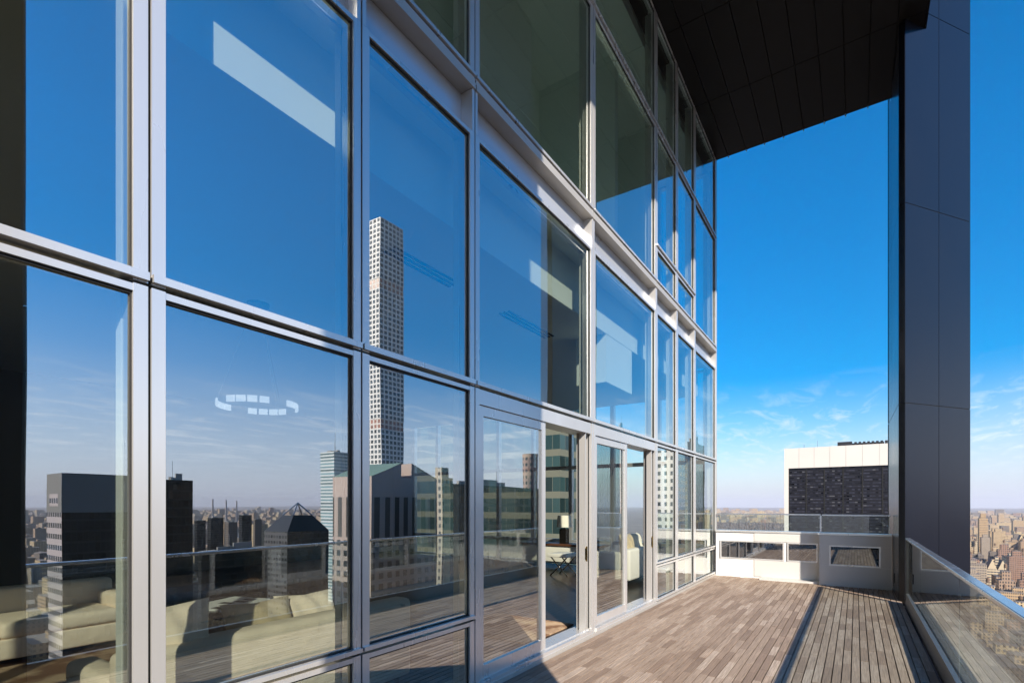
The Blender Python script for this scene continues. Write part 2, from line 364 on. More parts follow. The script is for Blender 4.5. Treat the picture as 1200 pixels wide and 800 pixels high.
for y in YS:                              # black joint behind each pair of bars, and the inner mullion
    e = 0.0 if y < 12 else 0.03
    bx(-0.088, 0.004, y - GAP, y + GAP, 0.0, ZT).build('joint_strip', M['gasket'], house)
    bx(-0.15, -0.092, y - (0.025 if 5 < y < 9 else 0.07), y + min(0.07, 12.53 - y), 0.0, ZT).build('mullion', M['alu_in'], house)
bx(-0.30, 0.06, YS[0], YS[-1], -0.30, 0.036).build('sill_course', M['alu_warm'], house)
bx(-0.26, 0.036, YS[-1] + GAP, YS[-1] + 0.06, 0.036, ZT).build('corner_post', M['alu'], house)

def sliding_door(y0, y1, split, slot_end):
    a, c = y0 + GAP, y1 - GAP; zt = Z1 - 0.008
    f = MB()
    f.box(-0.20, 0.03, a, a + BW, 0.036, zt); f.box(-0.17, 0.03, c - 0.04, c, 0.036, zt)
    f.box(-0.20, 0.028, a + BW, c - BW, zt - 0.13, zt - 0.002); f.box(-0.20, 0.05, a + BW, c - BW, 0.036, 0.075)
    f.box(-0.07, 0.012, slot_end, slot_end + 0.02, 0.075, zt - .13); f.box(-0.13, -0.02, slot_end + 0.05, slot_end + 0.07, 0.075, zt - .13)
    f.box(-0.19, -0.004, a + BW, c - BW, 0.075, 0.088)
    fr = f.build('sliding_door', M['alu'], house)
    bx(-0.06, -0.01, slot_end + 0.022, slot_end + 0.048, 0.08, zt - .132).build('track_recess', M['gasket'], fr)
    l0, l1, lb, lt = a + BW + 0.004, split, 0.09, zt - 0.135
    l = MB(); sw = 0.075
    l.box(-0.05, 0.012, l0, l0 + sw, lb, lt); l.box(-0.05, 0.012, l1 - sw, l1, lb, lt)
    l.box(-0.05, 0.010, l0 + sw, l1 - sw, lb, lb + 0.11); l.box(-0.05, 0.010, l0 + sw, l1 - sw, lt - 0.085, lt)
    lf = l.build('door_leaf', M['alu'], house)
    p = MB(); p.box(-0.03, -0.008, l0 + sw - .002, l1 - sw + .002, lb + .108, lt - .083); p.m = [1, 0, 1, 1, 1, 1]
    p.build('glass_pane', [M['glass'], M['glass_in']], lf)
    # second leaf parked behind the first one
    for xx in (-0.13, -0.075, -0.02): bx(xx, xx + .014, c - 0.0415, c - 0.0402, 0.09, zt - .135).build('weather_seal', M['gasket'], fr)
    h = MB(); h.box(-0.03, 0.03, slot_end + 0.012, slot_end + 0.024, 0.92, 1.10); h.box(0.012, 0.03, slot_end - 0.004, slot_end + 0.012, 0.94, 1.08)
    h.build('door_handle', M['brass'], fr)
sliding_door(3.44, 5.80, 4.66, 5.61)
sliding_door(5.80, 8.20, 6.97, 8.01)

# rooms behind the glass
XB = -10.5
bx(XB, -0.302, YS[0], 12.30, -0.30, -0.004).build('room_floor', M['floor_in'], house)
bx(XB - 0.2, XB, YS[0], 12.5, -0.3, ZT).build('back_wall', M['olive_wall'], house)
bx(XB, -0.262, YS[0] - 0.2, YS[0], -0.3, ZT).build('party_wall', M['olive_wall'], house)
c = MB(); c.box(XB, -0.36, YS[0], 12.38, 4.13, 4.55); c.box(XB, -0.145, YS[0], 12.38, 4.76, 5.16); c.box(-0.40, -0.36, YS[0], 12.38, 4.55, 4.76)
c.build('room_ceiling', M['ceiling'], house)
bx(-0.85, -0.365, 7.1, 8.15, 3.42, 4.129).build('bulkhead', M['ceiling'], house)
for y0, y1 in ((3.55, 4.55), (5.55, 6.75)):
    s = MB()
    for k in range(3): s.box(-1.08 - k * 0.07, -1.045 - k * 0.07, y0, y1, 4.118, 4.129)
    s.build('air_slot', M['black_void'], house)
bx(XB, -0.155, YS[0], 12.38, 5.162, 5.19).build('upper_floor', M['room_wall'], house)
bx(XB, -0.262, YS[0], 12.5, 9.30, 9.54).build('upper_ceiling', M['ceiling'], house)
u = MB(); u.box(-2.35, -2.2, YS[0], 8.3, 5.19, 9.3); u.box(-2.2, -0.7, 8.25, 8.37, 5.19, 9.3); u.box(-2.2, -1.2, 2.9, 3.02, 5.19, 9.3); u.box(-1.75, -1.6, 5.6, 7.0, 5.19, 9.3)
u.box(-2.35, -0.8, 10.3, 10.42, 5.19, 9.3); u.box(-2.35, -2.2, 8.37, 12.3, 5.19, 9.3)
u.build('upper_partition', M['room_wall'], house)
d = MB(); d.box(-2.198, -2.17, 3.4, 4.4, 5.19, 7.5); d.build('upper_door', M['room_wall'], house)
bx(-2.169, -2.13, 3.46, 3.49, 6.1, 6.3).build('upper_door_handle', M['black_lac'], house)
s = MB(); s.cyl(-1.6, 4.55, 9.2, 9.3, 0.06); s.build('downlight', M['black_lac'], house)
# north glazing round the corner
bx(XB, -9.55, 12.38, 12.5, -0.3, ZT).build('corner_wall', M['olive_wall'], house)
xs = [-0.06, -1.3, -2.5, -3.7, -4.9, -6.1, -7.3, -8.5, -9.54]
for i in range(len(xs) - 1):
    x1, x0 = xs[i], xs[i + 1]
    for z0, z1 in ((0.0, 0.62), (0.62, 2.6), (2.6, 4.74), (5.2, 9.3)):
        f = MB(); f.box(x0 + .004, x0 + 0.05, 12.40, 12.52, z0 + .003, z1 - .003); f.box(x1 - 0.05, x1 - .004, 12.40, 12.52, z0 + .003, z1 - .003)
        f.box(x0 + .05, x1 - .05, 12.40, 12.52, z0 + .003, z0 + 0.045); f.box(x0 + .05, x1 - .05, 12.40, 12.52, z1 - 0.045, z1 - .003)
        o = f.build('window', M['alu'], house)
        bx(x0 + .05, x1 - .05, 12.45, 12.47, z0 + .045, z1 - .045).build('glass_pane', M['glass_north'], o)

# overhanging roof: black panelled soffit
bx(XB, 3.66, YS[0] - 4, 12.50, ZT + 0.04, ZT + 0.75).build('roof_slab', M['black_void'], house)
s = MB(); px = 0.375; joint = 0.012
x = 3.66
while x > 0.02:
    x0 = max(x - px, 0.02); y = 12.52
    while y > -7.5:
        s.box(x0 + joint / 2, x - joint / 2, y - 1.92 + joint / 2, y - joint / 2, ZT, ZT + 0.035); y -= 1.92
    x -= px
s.build('soffit', M['black_panel'], house)
x = 3.66 - px
while x > 0.1: bx(x - 0.010, x + 0.010, 12.532, 12.548, ZT - 0.02, ZT + 0.05).build('seam_light_tick', M['alu'], house); x -= px  # bright metal ticks stand in for daylight through the soffit seams
s = MB(); s.box(XB, 3.68, 12.502, 12.53, ZT + 0.036, ZT + 0.78); s.box(3.662, 3.69, YS[0] - 4, 12.50, ZT + 0.0, ZT + 0.78)
s.build('fascia', M['black_panel'], house)
bx(XB, 3.45, YS[0] - 3, 12.44, -0.62, -0.302).build('terrace_slab', M['concrete'], house)
bx(3.56, 3.95, YS[0] - 3, 13.2, -0.40, -0.06).build('outer_ledge', M['concrete'], house)
bx(XB, 3.5, YS[0] - 3, 12.44, GZ, -0.63).build('tower_shaft', facade('tower_shaft_glass', (0.05, .05, .05), (.03, .04, .05), 1.2, 3.6, .9, .75), house)

# ================================================================== TERRACE
def boards():
    b = MB(); rnd = random.Random(3); pitch = 0.0745; gap = 0.0095
    x = 0.065
    while x < 3.33:
        x1 = min(x + pitch, 3.368)
        if 2.115 < x + pitch / 2 < 2.16: x += 0.022; continue
        y = -3.2 + rnd.uniform(-0.5, 0)
        while y < 12.2:
            l = rnd.choice((0.38, 0.58, 0.58, 0.58, 0.76, 1.15)); y1 = min(y + l, 12.28)
            dz = rnd.uniform(-0.0015, 0.0015)
            if y1 - y > .06: b.box(x + gap / 2, x1 - gap / 2, y + 0.0015, y1 - 0.0015, -0.026 + dz, 0.0 + dz)
            y = y1
        x = x1
    return b
structure(boards().build('deck', M['deck']))
structure(bx(2.05, 2.2, -3.2, 12.2, -0.055, -0.022).build('drain_channel', plain('drain_grating', (0.10, 0.105, 0.12), .45, .6, .3, 20)))
structure(bx(0.062, 3.371, -3.2, 12.3, -0.30, -0.06).build('deck_underlay', M['gasket']))

def railing():
    root = empty('glass_railing', (3.40, 4.0, 0), 'clear frameless glass railing with steel handrail along the right deck edge', 'railing')
    y0, y1 = -3.0, 10.30
    bx(3.372, 3.43, y0, y1, -0.05, 0.185).build('base_shoe', plain('shoe_aluminium', (.11, .11, .115), .45, .3), root)
    ys = [y0, -1.2, 0.55, 2.3, 5.35, 8.3, y1]
    for a, c in zip(ys, ys[1:]):
        p = MB(); p.box(3.391, 3.409, a + 0.008, c - 0.008, 0.18, 1.035); p.m = [1, 1, 1, 0, 1, 1]
        p.build('glass_pane', [M['glass_rail'], M['glass_in']], root)
    bx(3.365, 3.435, y0, y1, 1.035, 1.068).build('handrail', M['steel'], root, bevel=0.006)
    bx(3.37, 3.43, y1, y1 + 0.07, -0.05, 1.07).build('post', M['dark_metal'], root)
    bx(3.20, 3.25, 5.75, 5.80, 0.0, 0.035).build('deck_bracket', M['dark_metal'], root)
railing()

def column(y0, label, ln=2.6, tx=3.27):
    A, B_, E, T = (3.30, y0 + 0.09), (3.38, y0), (4.38, y0 + 1.38), (tx, y0 + ln)
    root = empty('cladding_column', (3.6, y0 + 1.2, 0), label, 'column', 'bladed columns carrying the roof')
    cen = Vector((3.62, y0 + 1.1))
    mid = (3.88, y0 + 0.69)
    inner = [tuple(cen + (Vector(p) - cen) * 0.985) for p in (A, B_, E, T)]
    m_ = MB(); m_.prism(inner, -30, 30); m_.build('core', M['black_void'], root)
    def face(p, q, bm, z0, z1, e=0.006):
        p, q = Vector(p), Vector(q); d_ = (q - p).normalized(); nrm = Vector((d_.y, -d_.x))
        p2, q2 = p + d_ * e, q - d_ * e
        bm.prism([tuple(p2), tuple(q2), tuple(q2 - nrm * 0.02), tuple(p2 - nrm * 0.02)], z0 + e, z1 - e)
    zs = [-30, -10, -3.28, -0.01, 3.27, 6.55, 9.83, 13.1, 30]
    for (p, q) in ((A, B_), (B_, mid), (mid, E), (E, T), (T, A)):
        bm = MB()
        for a, c in zip(zs, zs[1:]): face(p, q, bm, a, c)
        bm.build('cladding', M['col_metal'], root)
    bx(3.255, 3.272, y0 + 0.45, y0 + 0.47, 0.25, 0.42).build('latch', M['dark_metal'], root)
column(10.58, 'tall dark metal clad column rising from the railing end past the black roof edge')
column(-1.53, 'dark column mirrored as the black strip at the far left edge of the glass wall', 2.86, 3.12)

def parapet():
    root = empty('parapet_wall', (1.6, 12.3, 0), 'white parapet wall with dark windows and a glass rail closing the far deck end', 'wall')
    wb = MB()
    def walled(x0, x1, y, holes, z1, th=0.22):
        zs0, zs1 = 0.40, 0.80
        wb.box(x0, x1, y, y + th, -0.05, zs0); wb.box(x0, x1, y, y + th, zs1, z1)
        xs_ = [x0] + [v for h in holes for v in h] + [x1]
        for k in range(0, len(xs_), 2): wb.box(xs_[k], xs_[k + 1], y + .002, y + th, zs0, zs1)
        return zs0, zs1
    H1 = [(0.155, 1.44), (1.50, 2.06)]; H2 = [(2.27, 3.10)]
    walled(0.065, 2.10, 12.30, H1, 0.99); walled(2.10, 3.27, 11.95, H2, 1.0)
    wb.box(2.10, 2.22, 12.17, 12.52, -0.05, 0.99)
    wb.build('wall', M['white_wall'], root)
    cp = MB(); cp.box(0.06, 2.12, 12.27, 12.56, 0.992, 1.03); cp.box(2.08, 3.27, 11.92, 12.2, 1.002, 1.04)
    cp.build('coping', M['alu'], root)
    bx(1.0, 2.1, 12.02, 12.299, -0.02, 0.035).build('kerb', M['kerb_shade_grey'], root)
    ap = MB(); ap.box(0.86, 2.098, 12.286, 12.299, .036, .395); ap.box(0.86, 2.098, 12.286, 12.299, .803, .988); ap.build('shade_panel', M['kerb_shade_grey'], root)  # thin grey sheets paint the shaded stretch of the white wall
    ap = MB(); ap.box(2.102, 3.268, 11.936, 11.949, .0, .395); ap.box(2.102, 3.268, 11.936, 11.949, .803, .998); ap.box(2.102, 2.268, 11.937, 11.949, .397, .801); ap.box(3.102, 3.268, 11.937, 11.949, .397, .801); ap.build('shade_panel', M['kerb_shade_grey'], root)  # same painted shade over the nearer wall section
    for (a, c), y in [(h, 12.30) for h in H1] + [(h, 11.95) for h in H2]:
        f = MB(); e = 0.025
        f.box(a, a + e, y - .022, y + .05, .40, .80); f.box(c - e, c, y - .012, y + .05, .40, .80); f.box(a + e, c - e, y - .012, y + .05, .40, .40 + e); f.box(a + e, c - e, y - .012, y + .05, .80 - e, .80)
        o = f.build('window', M['alu'], root)
        p = bx(a + e, c - e, y + .012, y + .03, .40 + e, .80 - e); p.build('dark_pane', DARKGLASS, o)
    for x0, x1, y in ((0.07, 1.05, 12.42), (1.07, 2.10, 12.42), (2.14, 3.25, 12.06)):
        bx(x0, x1, y, y + .016, 1.035, 1.375).build('glass_pane', M['glass_clear'], root)
    bx(0.06, 2.10, 12.40, 12.456, 1.377, 1.405).build('handrail', M['steel'], root); bx(2.14, 3.26, 12.04, 12.096, 1.377, 1.405).build('handrail', M['steel'], root)
    bx(2.105, 2.135, 12.05, 12.12, 1.042, 1.377).build('post', M['steel'], root)
dg, t, b = mat('dark_parapet_glass'); b.inputs['Base Color'].default_value = (0.012, 0.013, 0.018, 1); b.inputs['Roughness'].default_value = 0.02; b.inputs['IOR'].default_value = 3.6
DARKGLASS = dg
parapet()

# ================================================================== FURNITURE BEHIND THE GLASS
def rb(x0, x1, y0, y1, z0, z1, name, m, parent, bev=0.04):
    b = bx(x0, x1, y0, y1, z0, z1); return b.build(name, m, parent, bevel=bev, smooth=True, seg=3)
def cushion(cx_, cy_0, cz, w_, h_, th, rotz, tilt, m, label, cat='cushion', group=None):
    bm = bmesh.new(); bmesh.ops.create_grid(bm, x_segments=14, y_segments=14, size=0.5)
    top = bm.verts[:]; me = bpy.data.meshes.new('cushion'); vv = []; n = 15
    vs_, fs = [], []
    for sgn in (1, -1):
        for i in range(n):
            for j in range(n):
                u_, v_ = i / (n - 1) * 2 - 1, j / (n - 1) * 2 - 1
                k = ((1 - u_ ** 4) * (1 - v_ ** 4)) ** 0.5
                pin = 1 - 0.10 * (1 - abs(u_)) * abs(v_) ** 3 - 0.0; pin2 = 1 - 0.10 * (1 - abs(v_)) * abs(u_) ** 3
                wr = 0.012 * math.sin(9 * u_ + 4 * v_) * k
                vs_.append((u_ * w_ / 2 * pin2, (k * th / 2 + wr) * sgn, v_ * h_ / 2 * pin))
    for s_ in range(2):
        for i in range(n - 1):
            for j in range(n - 1):
                q = [s_ * n * n + i * n + j, s_ * n * n + (i + 1) * n + j, s_ * n * n + (i + 1) * n + j + 1, s_ * n * n + i * n + j + 1]
                fs.append(q if s_ == 0 else q[::-1])
    bm.free(); me.from_pydata(vs_, [], fs); me.materials.append(m)
    me.polygons.foreach_set('use_smooth', [True] * len(me.polygons))
    o = bpy.data.objects.new('cushion', me); COL.objects.link(o)
    o.matrix_world = Matrix.Translation((cx_, cy_0, cz)) @ Matrix.Rotation(rotz, 4, 'Z') @ Matrix.Rotation(tilt, 4, 'X')
    return tag(o, label, cat, group)

def sofa(y0, y1, xb, xf, label, m, backh=0.78, arm=0.62):
    """back along x = xb, seat towards xf"""
    root = empty('sofa', ((xb + xf) / 2, (y0 + y1) / 2, 0), label, 'sofa')
    sg = 1 if xf > xb else -1; bt = 0.2 * sg
    rb(xb, xb + bt, y0, y1, 0.10, backh, 'backrest', m, root, 0.05)
    rb(xb + bt, xf, y0 + .18, y1 - .18, 0.10, 0.30, 'base', m, root, 0.02)
    rb(xb + bt, xf + 0.02 * sg, y0 + .18, (y0 + y1) / 2 - .004, 0.30, 0.46, 'seat', m, root, 0.05); rb(xb + bt, xf + 0.02 * sg, (y0 + y1) / 2 + .004, y1 - .18, 0.30, 0.46, 'seat', m, root, 0.05)
    rb(xb + bt, xf, y0, y0 + .178, 0.10, arm, 'arm', m, root, 0.05); rb(xb + bt, xf, y1 - .178, y1, 0.10, arm, 'arm', m, root, 0.05)
    for x in (xb + .1 * sg, xf - .1 * sg):
        for y in (y0 + .1, y1 - .1): b = MB(); b.cyl(x, y, 0, .10, .025); b.build('leg', M['black_lac'], root)
    return root
sofa(1.12, 3.30, -0.56, -1.45, 'cream sofa with its back to the glass beside the second mullion', M['cream'])
sofa(0.2, 2.5, -5.0, -4.1, 'long cream sofa deeper in the room facing the windows behind the leftmost pane', M['cream'], 0.72, 0.6)
sofa(9.6, 11.6, -0.95, -1.9, 'white sofa just inside the second sliding door', M['white_up'], 0.72, 0.66)
def brass_chair():
    root = empty('brass_armchair', (-0.85, -0.05, 0), 'low armchair with curved brass arms at the lower left corner of the glass', 'armchair')
    for y in (-0.35, 0.26):
        b = MB(); b.tube([(-0.45 - 0.33 + 0.36 * math.cos(a), y, .42 + .36 * math.sin(a)) for a in [R(-70 + 320 * i / 26) for i in range(27)]], .013)
        b.build('arm', M['brass'], root, smooth=True)
    rb(-1.15, -0.5, -.31, .22, .30, .43, 'seat', M['cream'], root, .04); rb(-1.25, -1.12, -.31, .22, .43, .85, 'backrest', M['cream'], root, .05)
    for y in (-.30, .21): bx(-1.1, -.5, y - .012, y + .012, .27, .30).build('side_rail', M['brass'], root)
brass_chair()
cushion(-0.90, 2.10, 0.68, .52, .46, .18, R(90), R(-18), M['satin'], 'tan satin cushion leaning on the inner back of the cream sofa')
cushion(-0.72, 1.42, 0.76, .48, .50, .18, R(86), R(-10), M['cream'], 'large upright cream cushion at the near end of the cream sofa')
cushion(-0.98, 2.55, 0.68, .50, .44, .17, R(84), R(-24), M['cream'], 'pale cream cushion right of the tan satin cushion on the sofa')
cushion(-1.20, 10.1, 0.78, .50, .46, .17, R(85), R(-15), M['satin'], 'tan cushion on the white sofa inside the second sliding door')
cushion(-1.22, 10.7, 0.77, .50, .46, .17, R(95), R(-15), M['shade'], 'ivory cushion on the white sofa inside the second sliding door')
def coffee_table():
    root = empty('coffee_table', (-3.3, 3.3, 0), 'dark low coffee table with a glossy top behind the cream sofa', 'coffee table')
    bx(-4.0, -2.6, 2.7, 4.0, .38, .42).build('table_top', M['black_lac'], root, bevel=.006)
    for x in (-3.93, -2.67):
        for y in (2.77, 3.93): bx(x - .03, x + .03, y - .03, y + .03, 0, .38).build('leg', M['black_lac'], root)
coffee_table()
def magazine(x, y, rz, z, w_, l_, label):
    b = MB(); b.box(-w_ / 2, w_ / 2, -l_ / 2, l_ / 2, 0, .012)
    o = b.build('magazine', M['paper']); o.location = (x, y, z); o.rotation_euler = (0, 0, rz); tag(o, label, 'magazine')
    p = MB(); rr = random.Random(int(x * 100))
    for i in range(5):
        u_, v_ = rr.uniform(-.4, .2) * w_, -.42 * l_ + i * l_ * .17
        p.box(u_, u_ + w_ * .3, v_, v_ + l_ * .12, .0125, .0135)
    q = p.build('printed_block', M['ink'], o); q.location = (0, 0, 0)
magazine(-3.5, 3.2, .3, .421, .55, .75, 'large open magazine with black blocks on the coffee table'); magazine(-3.05, 3.6, -.2, .421, .38, .5, 'smaller white magazine on the far half of the coffee table')
tag(bx(-4.4, -2.1, 0.3, 4.6, -.003, .012).build('area_rug', M['rug']), 'mottled brown rug under the coffee table and sofas', 'rug')
tag(bx(-1.7, -0.42, 5.0, 6.15, -.003, .012).build('door_rug', M['rug']), 'brown hide rug in the sun just inside the first sliding door', 'rug')

def side_table():
    root = empty('side_table', (-2.85, 10.4, 0), 'small table with a pale top and crossed chrome legs inside the first sliding door', 'side table')
    rb(-3.1, -2.6, 10.1, 10.7, .42, .50, 'table_top', M['white_up'], root, .012)
    for y in (10.18, 10.62):
        b = MB(); b.tube([(-3.06, y, .0), (-2.85, y, .2), (-2.64, y, .42)], .016); b.build('leg', M['chrome'], root)
        b = MB(); b.tube([(-2.64, y + .03, .0), (-2.85, y + .03, .2), (-3.06, y + .03, .42)], .016); b.build('leg', M['chrome'], root)
side_table()
def console():
    root = empty('console_table', (-3.2, 11.5, 0), 'walnut topped console under the black table lamp by the corner windows', 'console')
    bx(-4.6, -2.3, 11.2, 11.75, .58, .63).build('table_top', M['walnut'], root, bevel=.004)
    rb(-4.5, -2.4, 11.25, 11.7, .18, .58, 'drawer_box', M['white_up'], root, .01)
    for x in (-4.5, -2.4):
        for y in (11.25, 11.7): bx(x - .02, x + .02, y - .02, y + .02, 0, .18).build('leg', M['chrome'], root)
console()
def lamp():
    root = empty('table_lamp', (-3.36, 11.42, .63), 'table lamp with white drum shade and square black base on the console', 'lamp')
    b = MB(); b.box(-3.45, -3.27, 11.33, 11.51, .632, 1.0); b.cyl(-3.36, 11.42, 1.0, 1.05, .02); b.build('lamp_base', M['black_lac'], root)
    b = MB(); b.cyl(-3.36, 11.42, 1.04, 1.33, .19, 24, 0, .165); b.build('lamp_shade', M['shade'], root)
lamp()
def pendant(x, y):
    root = empty('ring_pendant', (x, y, 4.15), 'ring pendant of lit glass panels hanging over the coffee table', 'pendant light')
    b = MB(); b.cyl(x, y, 4.09, 4.129, .13, 20); b.build('ceiling_rose', M['black_lac'], root)
    b = MB()
    for a in (0, 2.09, 4.19): b.tube([(x + .05 * math.cos(a), y + .05 * math.sin(a), 4.11), (x + .45 * math.cos(a), y + .45 * math.sin(a), 2.9)], .003, 5)
    b.build('suspension_wire', M['steel'], root)
    for k in range(4):
        b = MB()
        for i in range(4):
            a0 = R(k * 90 + 14 + i * 16); a1 = a0 + R(13)
            q = [(x + .47 * math.cos(a0), y + .47 * math.sin(a0)), (x + .47 * math.cos(a1), y + .47 * math.sin(a1)), (x + .45 * math.cos(a1), y + .45 * math.sin(a1)), (x + .45 * math.cos(a0), y + .45 * math.sin(a0))]
            b.prism(q, 2.81, 2.885)
        b.build('light_panel', M['lamp_glow'], root)
pendant(-3.55, 3.6)

# ================================================================== CITY
F_PAR = facade('dark_strip_windows', (0.010, 0.010, 0.014), (0.022, 0.023, 0.032), 1.3, 1.75, 0.94, 0.36, 0.4, 0.16, 0.9, lit=0.10, spec=0.12)
# tower straight ahead with a white stone frame
def white_frame_tower():
    y0 = 337.0; x0, x1 = at_y(919, y0), at_y(1053, y0) + 22
    dL = 300.0; zt, zb = z_at(526, 301), z_at(549, 301)
    root = empty('office_tower', ((x0 + x1) / 2, y0 + 25, GZ), 'dark windowed office tower framed in white stone beyond the parapet', 'office tower')
    b = MB(); b.box(x0, x1, y0, y0 + 52, zb, zt); b.box(x0, x0 + 2.2, y0, y0 + 52, GZ, zb - .003); b.box(x1 - 2.2, x1, y0, y0 + 52, GZ, zb - .003)
    b.build('stone_frame', M['white_stone'], root)
    b = MB()
    for k in range(1, 10): b.box(x0 + k * (x1 - x0) / 10 - .08, x0 + k * (x1 - x0) / 10 + .08, y0 - .05, y0 - .002, zb, zt)
    b.build('panel_joint', M['concrete'], root)
    nb = 8; pw = (x1 - x0 - 4.4) / nb
    for k in range(nb):
        a = x0 + 2.2 + k * pw
        bx(a + .32, a + pw - .32, y0 + 1.0, y0 + 50, GZ, zb - .01, uvo=k * 37.3).build('window_bay', F_PAR, root)
        bx(a - .3, a + .3, y0 + .7, y0 + 49, GZ, zb - .012).build('pier', M['black_void'], root)
    b = MB(); xm0, xm1 = at_y(984, y0 + 14), at_y(1036, y0 + 14)
    b.box(xm0, xm1, y0 + 12, y0 + 26, zt - .5, zt + 2.2); b.box(xm0 - 1, xm0 + 6, y0 + 11, y0 + 20, zt - .5, zt + 3.2)
    for k in range(9): b.box(xm0 + 7 + k * 2, xm0 + 8.2 + k * 2, y0 + 10, y0 + 11.5, zt - .5, zt + 2.7)
    b.build('roof_plant', M['dark_metal'], root)
    b = MB(); b.cyl(x0 + 9, y0 + 15, zt, zt + 3.5, .12, 6); b.cyl(x0 + 16, y0 + 12, zt, zt + 5, .1, 6); b.build('antenna', M['steel'], root)
white_frame_tower()

taken = [(-40, 60, 320, 400)]
def refl(Xl, Xc, Xr, d):
    """footprint of a grid-aligned tower whose mirror image in the glass spans these photo columns"""
    a, b = ray(Xc); xv, yc = D + a * d, b * d
    al, bl = ray(Xl); xl = D + al * yc / bl
    ar, br = ray(Xr); yr = br * (xv - D) / ar
    f = (-xv, -xl, yc, yr); taken.append((f[0] - 6, f[1] + 6, f[2] - 6, f[3] + 6)); return f
def tower(name, label, fp, Ytop, d, mats, cat='tower', group=None):
    x0, x1, y0, y1 = fp; zt = z_at(Ytop, d)
    root = empty(name, ((x0 + x1) / 2, (y0 + y1) / 2, GZ), label, cat, group)
    bx(x0, x1, y0, y1, GZ, zt, top=2, south=1).build('body', mats, root)
    rr = random.Random(int(Ytop * 7 + d)); wx, wy = x1 - x0, y1 - y0
    if name not in ('striped_tower', 'pyramid_tower', 'limestone_tower'):
        for k in range(3):
            px_, py_ = x0 + wx * rr.uniform(.1, .6), y0 + wy * rr.uniform(.05, .6)
            bx(px_, px_ + wx * rr.uniform(.1, .3), py_, py_ + wy * rr.uniform(.1, .3), zt, zt + rr.uniform(1, 3.2)).build('roof_plant', M['concrete'], root)
        q = MB(); q.cyl(x0 + wx * .3, y0 + wy * .4, zt, zt + rr.uniform(4, 8), .12, 5); q.build('mast', M['steel'], root)
    return root, zt
C = M['concrete']
# pink-grey striped tower, dark west face
fs = facade('pink_striped_windows', (0.36, 0.31, 0.31), (0.03, 0.032, 0.036), 2.1, 3.6, 0.80, 0.46, lit=0.03)
fd = facade('black_curtain_wall', (0.010, 0.010, 0.011), (0.006, 0.007, 0.009), 1.5, 3.6, 0.92, 0.8, 0.4, 0.06, spec=0.25)
fbr = facade('brown_brick_slab', (0.11, 0.085, 0.07), (0.03, 0.03, 0.03), 3, 3.3, .5, .5)
fp = refl(56, 73, 176, 165); r, zt = tower('striped_tower', 'pinkish tower with striped windows and a grey crown mirrored in the left pane', fp, 601, 165, [fd, fs, C])
zc_ = z_at(555, 165)
bx(fp[0], fp[1], fp[2], fp[3], zt + .01, zc_).build('crown', plain('grey_crown', (0.13, 0.125, 0.12), .6, 0, .1, .1), r)
bx(fp[1] + .1, fp[1] + 7, fp[2] + 4, fp[3], GZ, z_at(580, 165), south=0, top=1).build('step', [fs, C], r)
bx(fp[0] + 3, fp[1] - 3, fp[2] + .4 - .45, fp[2], zt + 2, zt + 6).build('crown_window', fs, r)
fp = refl(184, 188, 226, 210); tower('black_tower', 'plain black tower mirrored beside the first wide mullion', fp, 562, 210, [fd, fd, C])
# dark tower with a glass pyramid
fp = refl(232, 236, 316, 240); tower('dark_slab', 'low dark slab mirrored between the black tower and the pyramid tower', fp, 646, 240, [fd, fd, C])
for k, (xl, xc, xr, yt, dd) in enumerate(((228, 231, 241, 610, 700), (243, 247, 262, 607, 820), (264, 268, 279, 612, 900), (281, 285, 297, 604, 780), (299, 301, 309, 609, 950))):
    q0 = refl(xl, xc, xr, dd)
    tower('apartment_tower', ('short black glass tower mirrored just right of the plain black tower', 'square dark tower mirrored below the left chimney stack', 'brown slab mirrored below the right chimney stack', 'dark twin shouldered tower mirrored midway to the pyramid tower', 'slim brown tower mirrored nearest the pyramid tower')[k], q0, yt, dd, [fd, fd, C] if k in (0, 1, 3) else [fbr, fbr, C], group='towers in the mirrored middle distance')
fp = refl(312, 338, 386, 330); r, zt = tower('pyramid_tower', 'dark tower capped by a wire framed pyramid mirrored above the sofa', fp, 624, 330, [fd, facade('dark_grey_grid', (.06, .06, .065), (.03, .03, .035), 3, 3.6, .7, .5), C])
x0, x1, y0, y1 = fp; ax, ay, az = (x0 + x1) / 2, (y0 + y1) / 2, z_at(590, 345)
b = MB(); zm = zt + (az - zt) * .55; q = .55
for s_, e_ in (((x0, y0), (x1, y0)), ((x1, y0), (x1, y1)), ((x1, y1), (x0, y1)), ((x0, y1), (x0, y0))):
    l = lambda p, k: (p[0] + (ax - p[0]) * k, p[1] + (ay - p[1]) * k)
    b.quad([(*s_, zt), (*e_, zt), (*l(e_, q), zm), (*l(s_, q), zm)])
b.build('sloped_roof', fd, r)
b = MB()
for p in ((x0, y0), (x1, y0), (x1, y1), (x0, y1)):
    p1 = (p[0] + (ax - p[0]) * q, p[1] + (ay - p[1]) * q); b.tube([(*p1, zm), (ax, ay, az)], .45, 5)
b.build('pyramid_frame', M['steel'], r)
# pale glass tower
fg = facade('pale_teal_bands', (0.62, 0.66, 0.66), (0.14, 0.24, 0.27), 60, 4.0, 1.0, 0.5, 0.5, 0.1)
fp = refl(376, 393, 412, 620); r, zt = tower('banded_glass_tower', 'pale tower with teal glass bands mirrored left of the granite gable', fp, 530, 620, [fg, fg, C])
b = MB(); b.cyl((fp[0] + fp[1]) / 2, (fp[2] + fp[3]) / 2, zt, zt + 26, .8, 6, 0, .2); b.build('antenna', M['steel'], r)
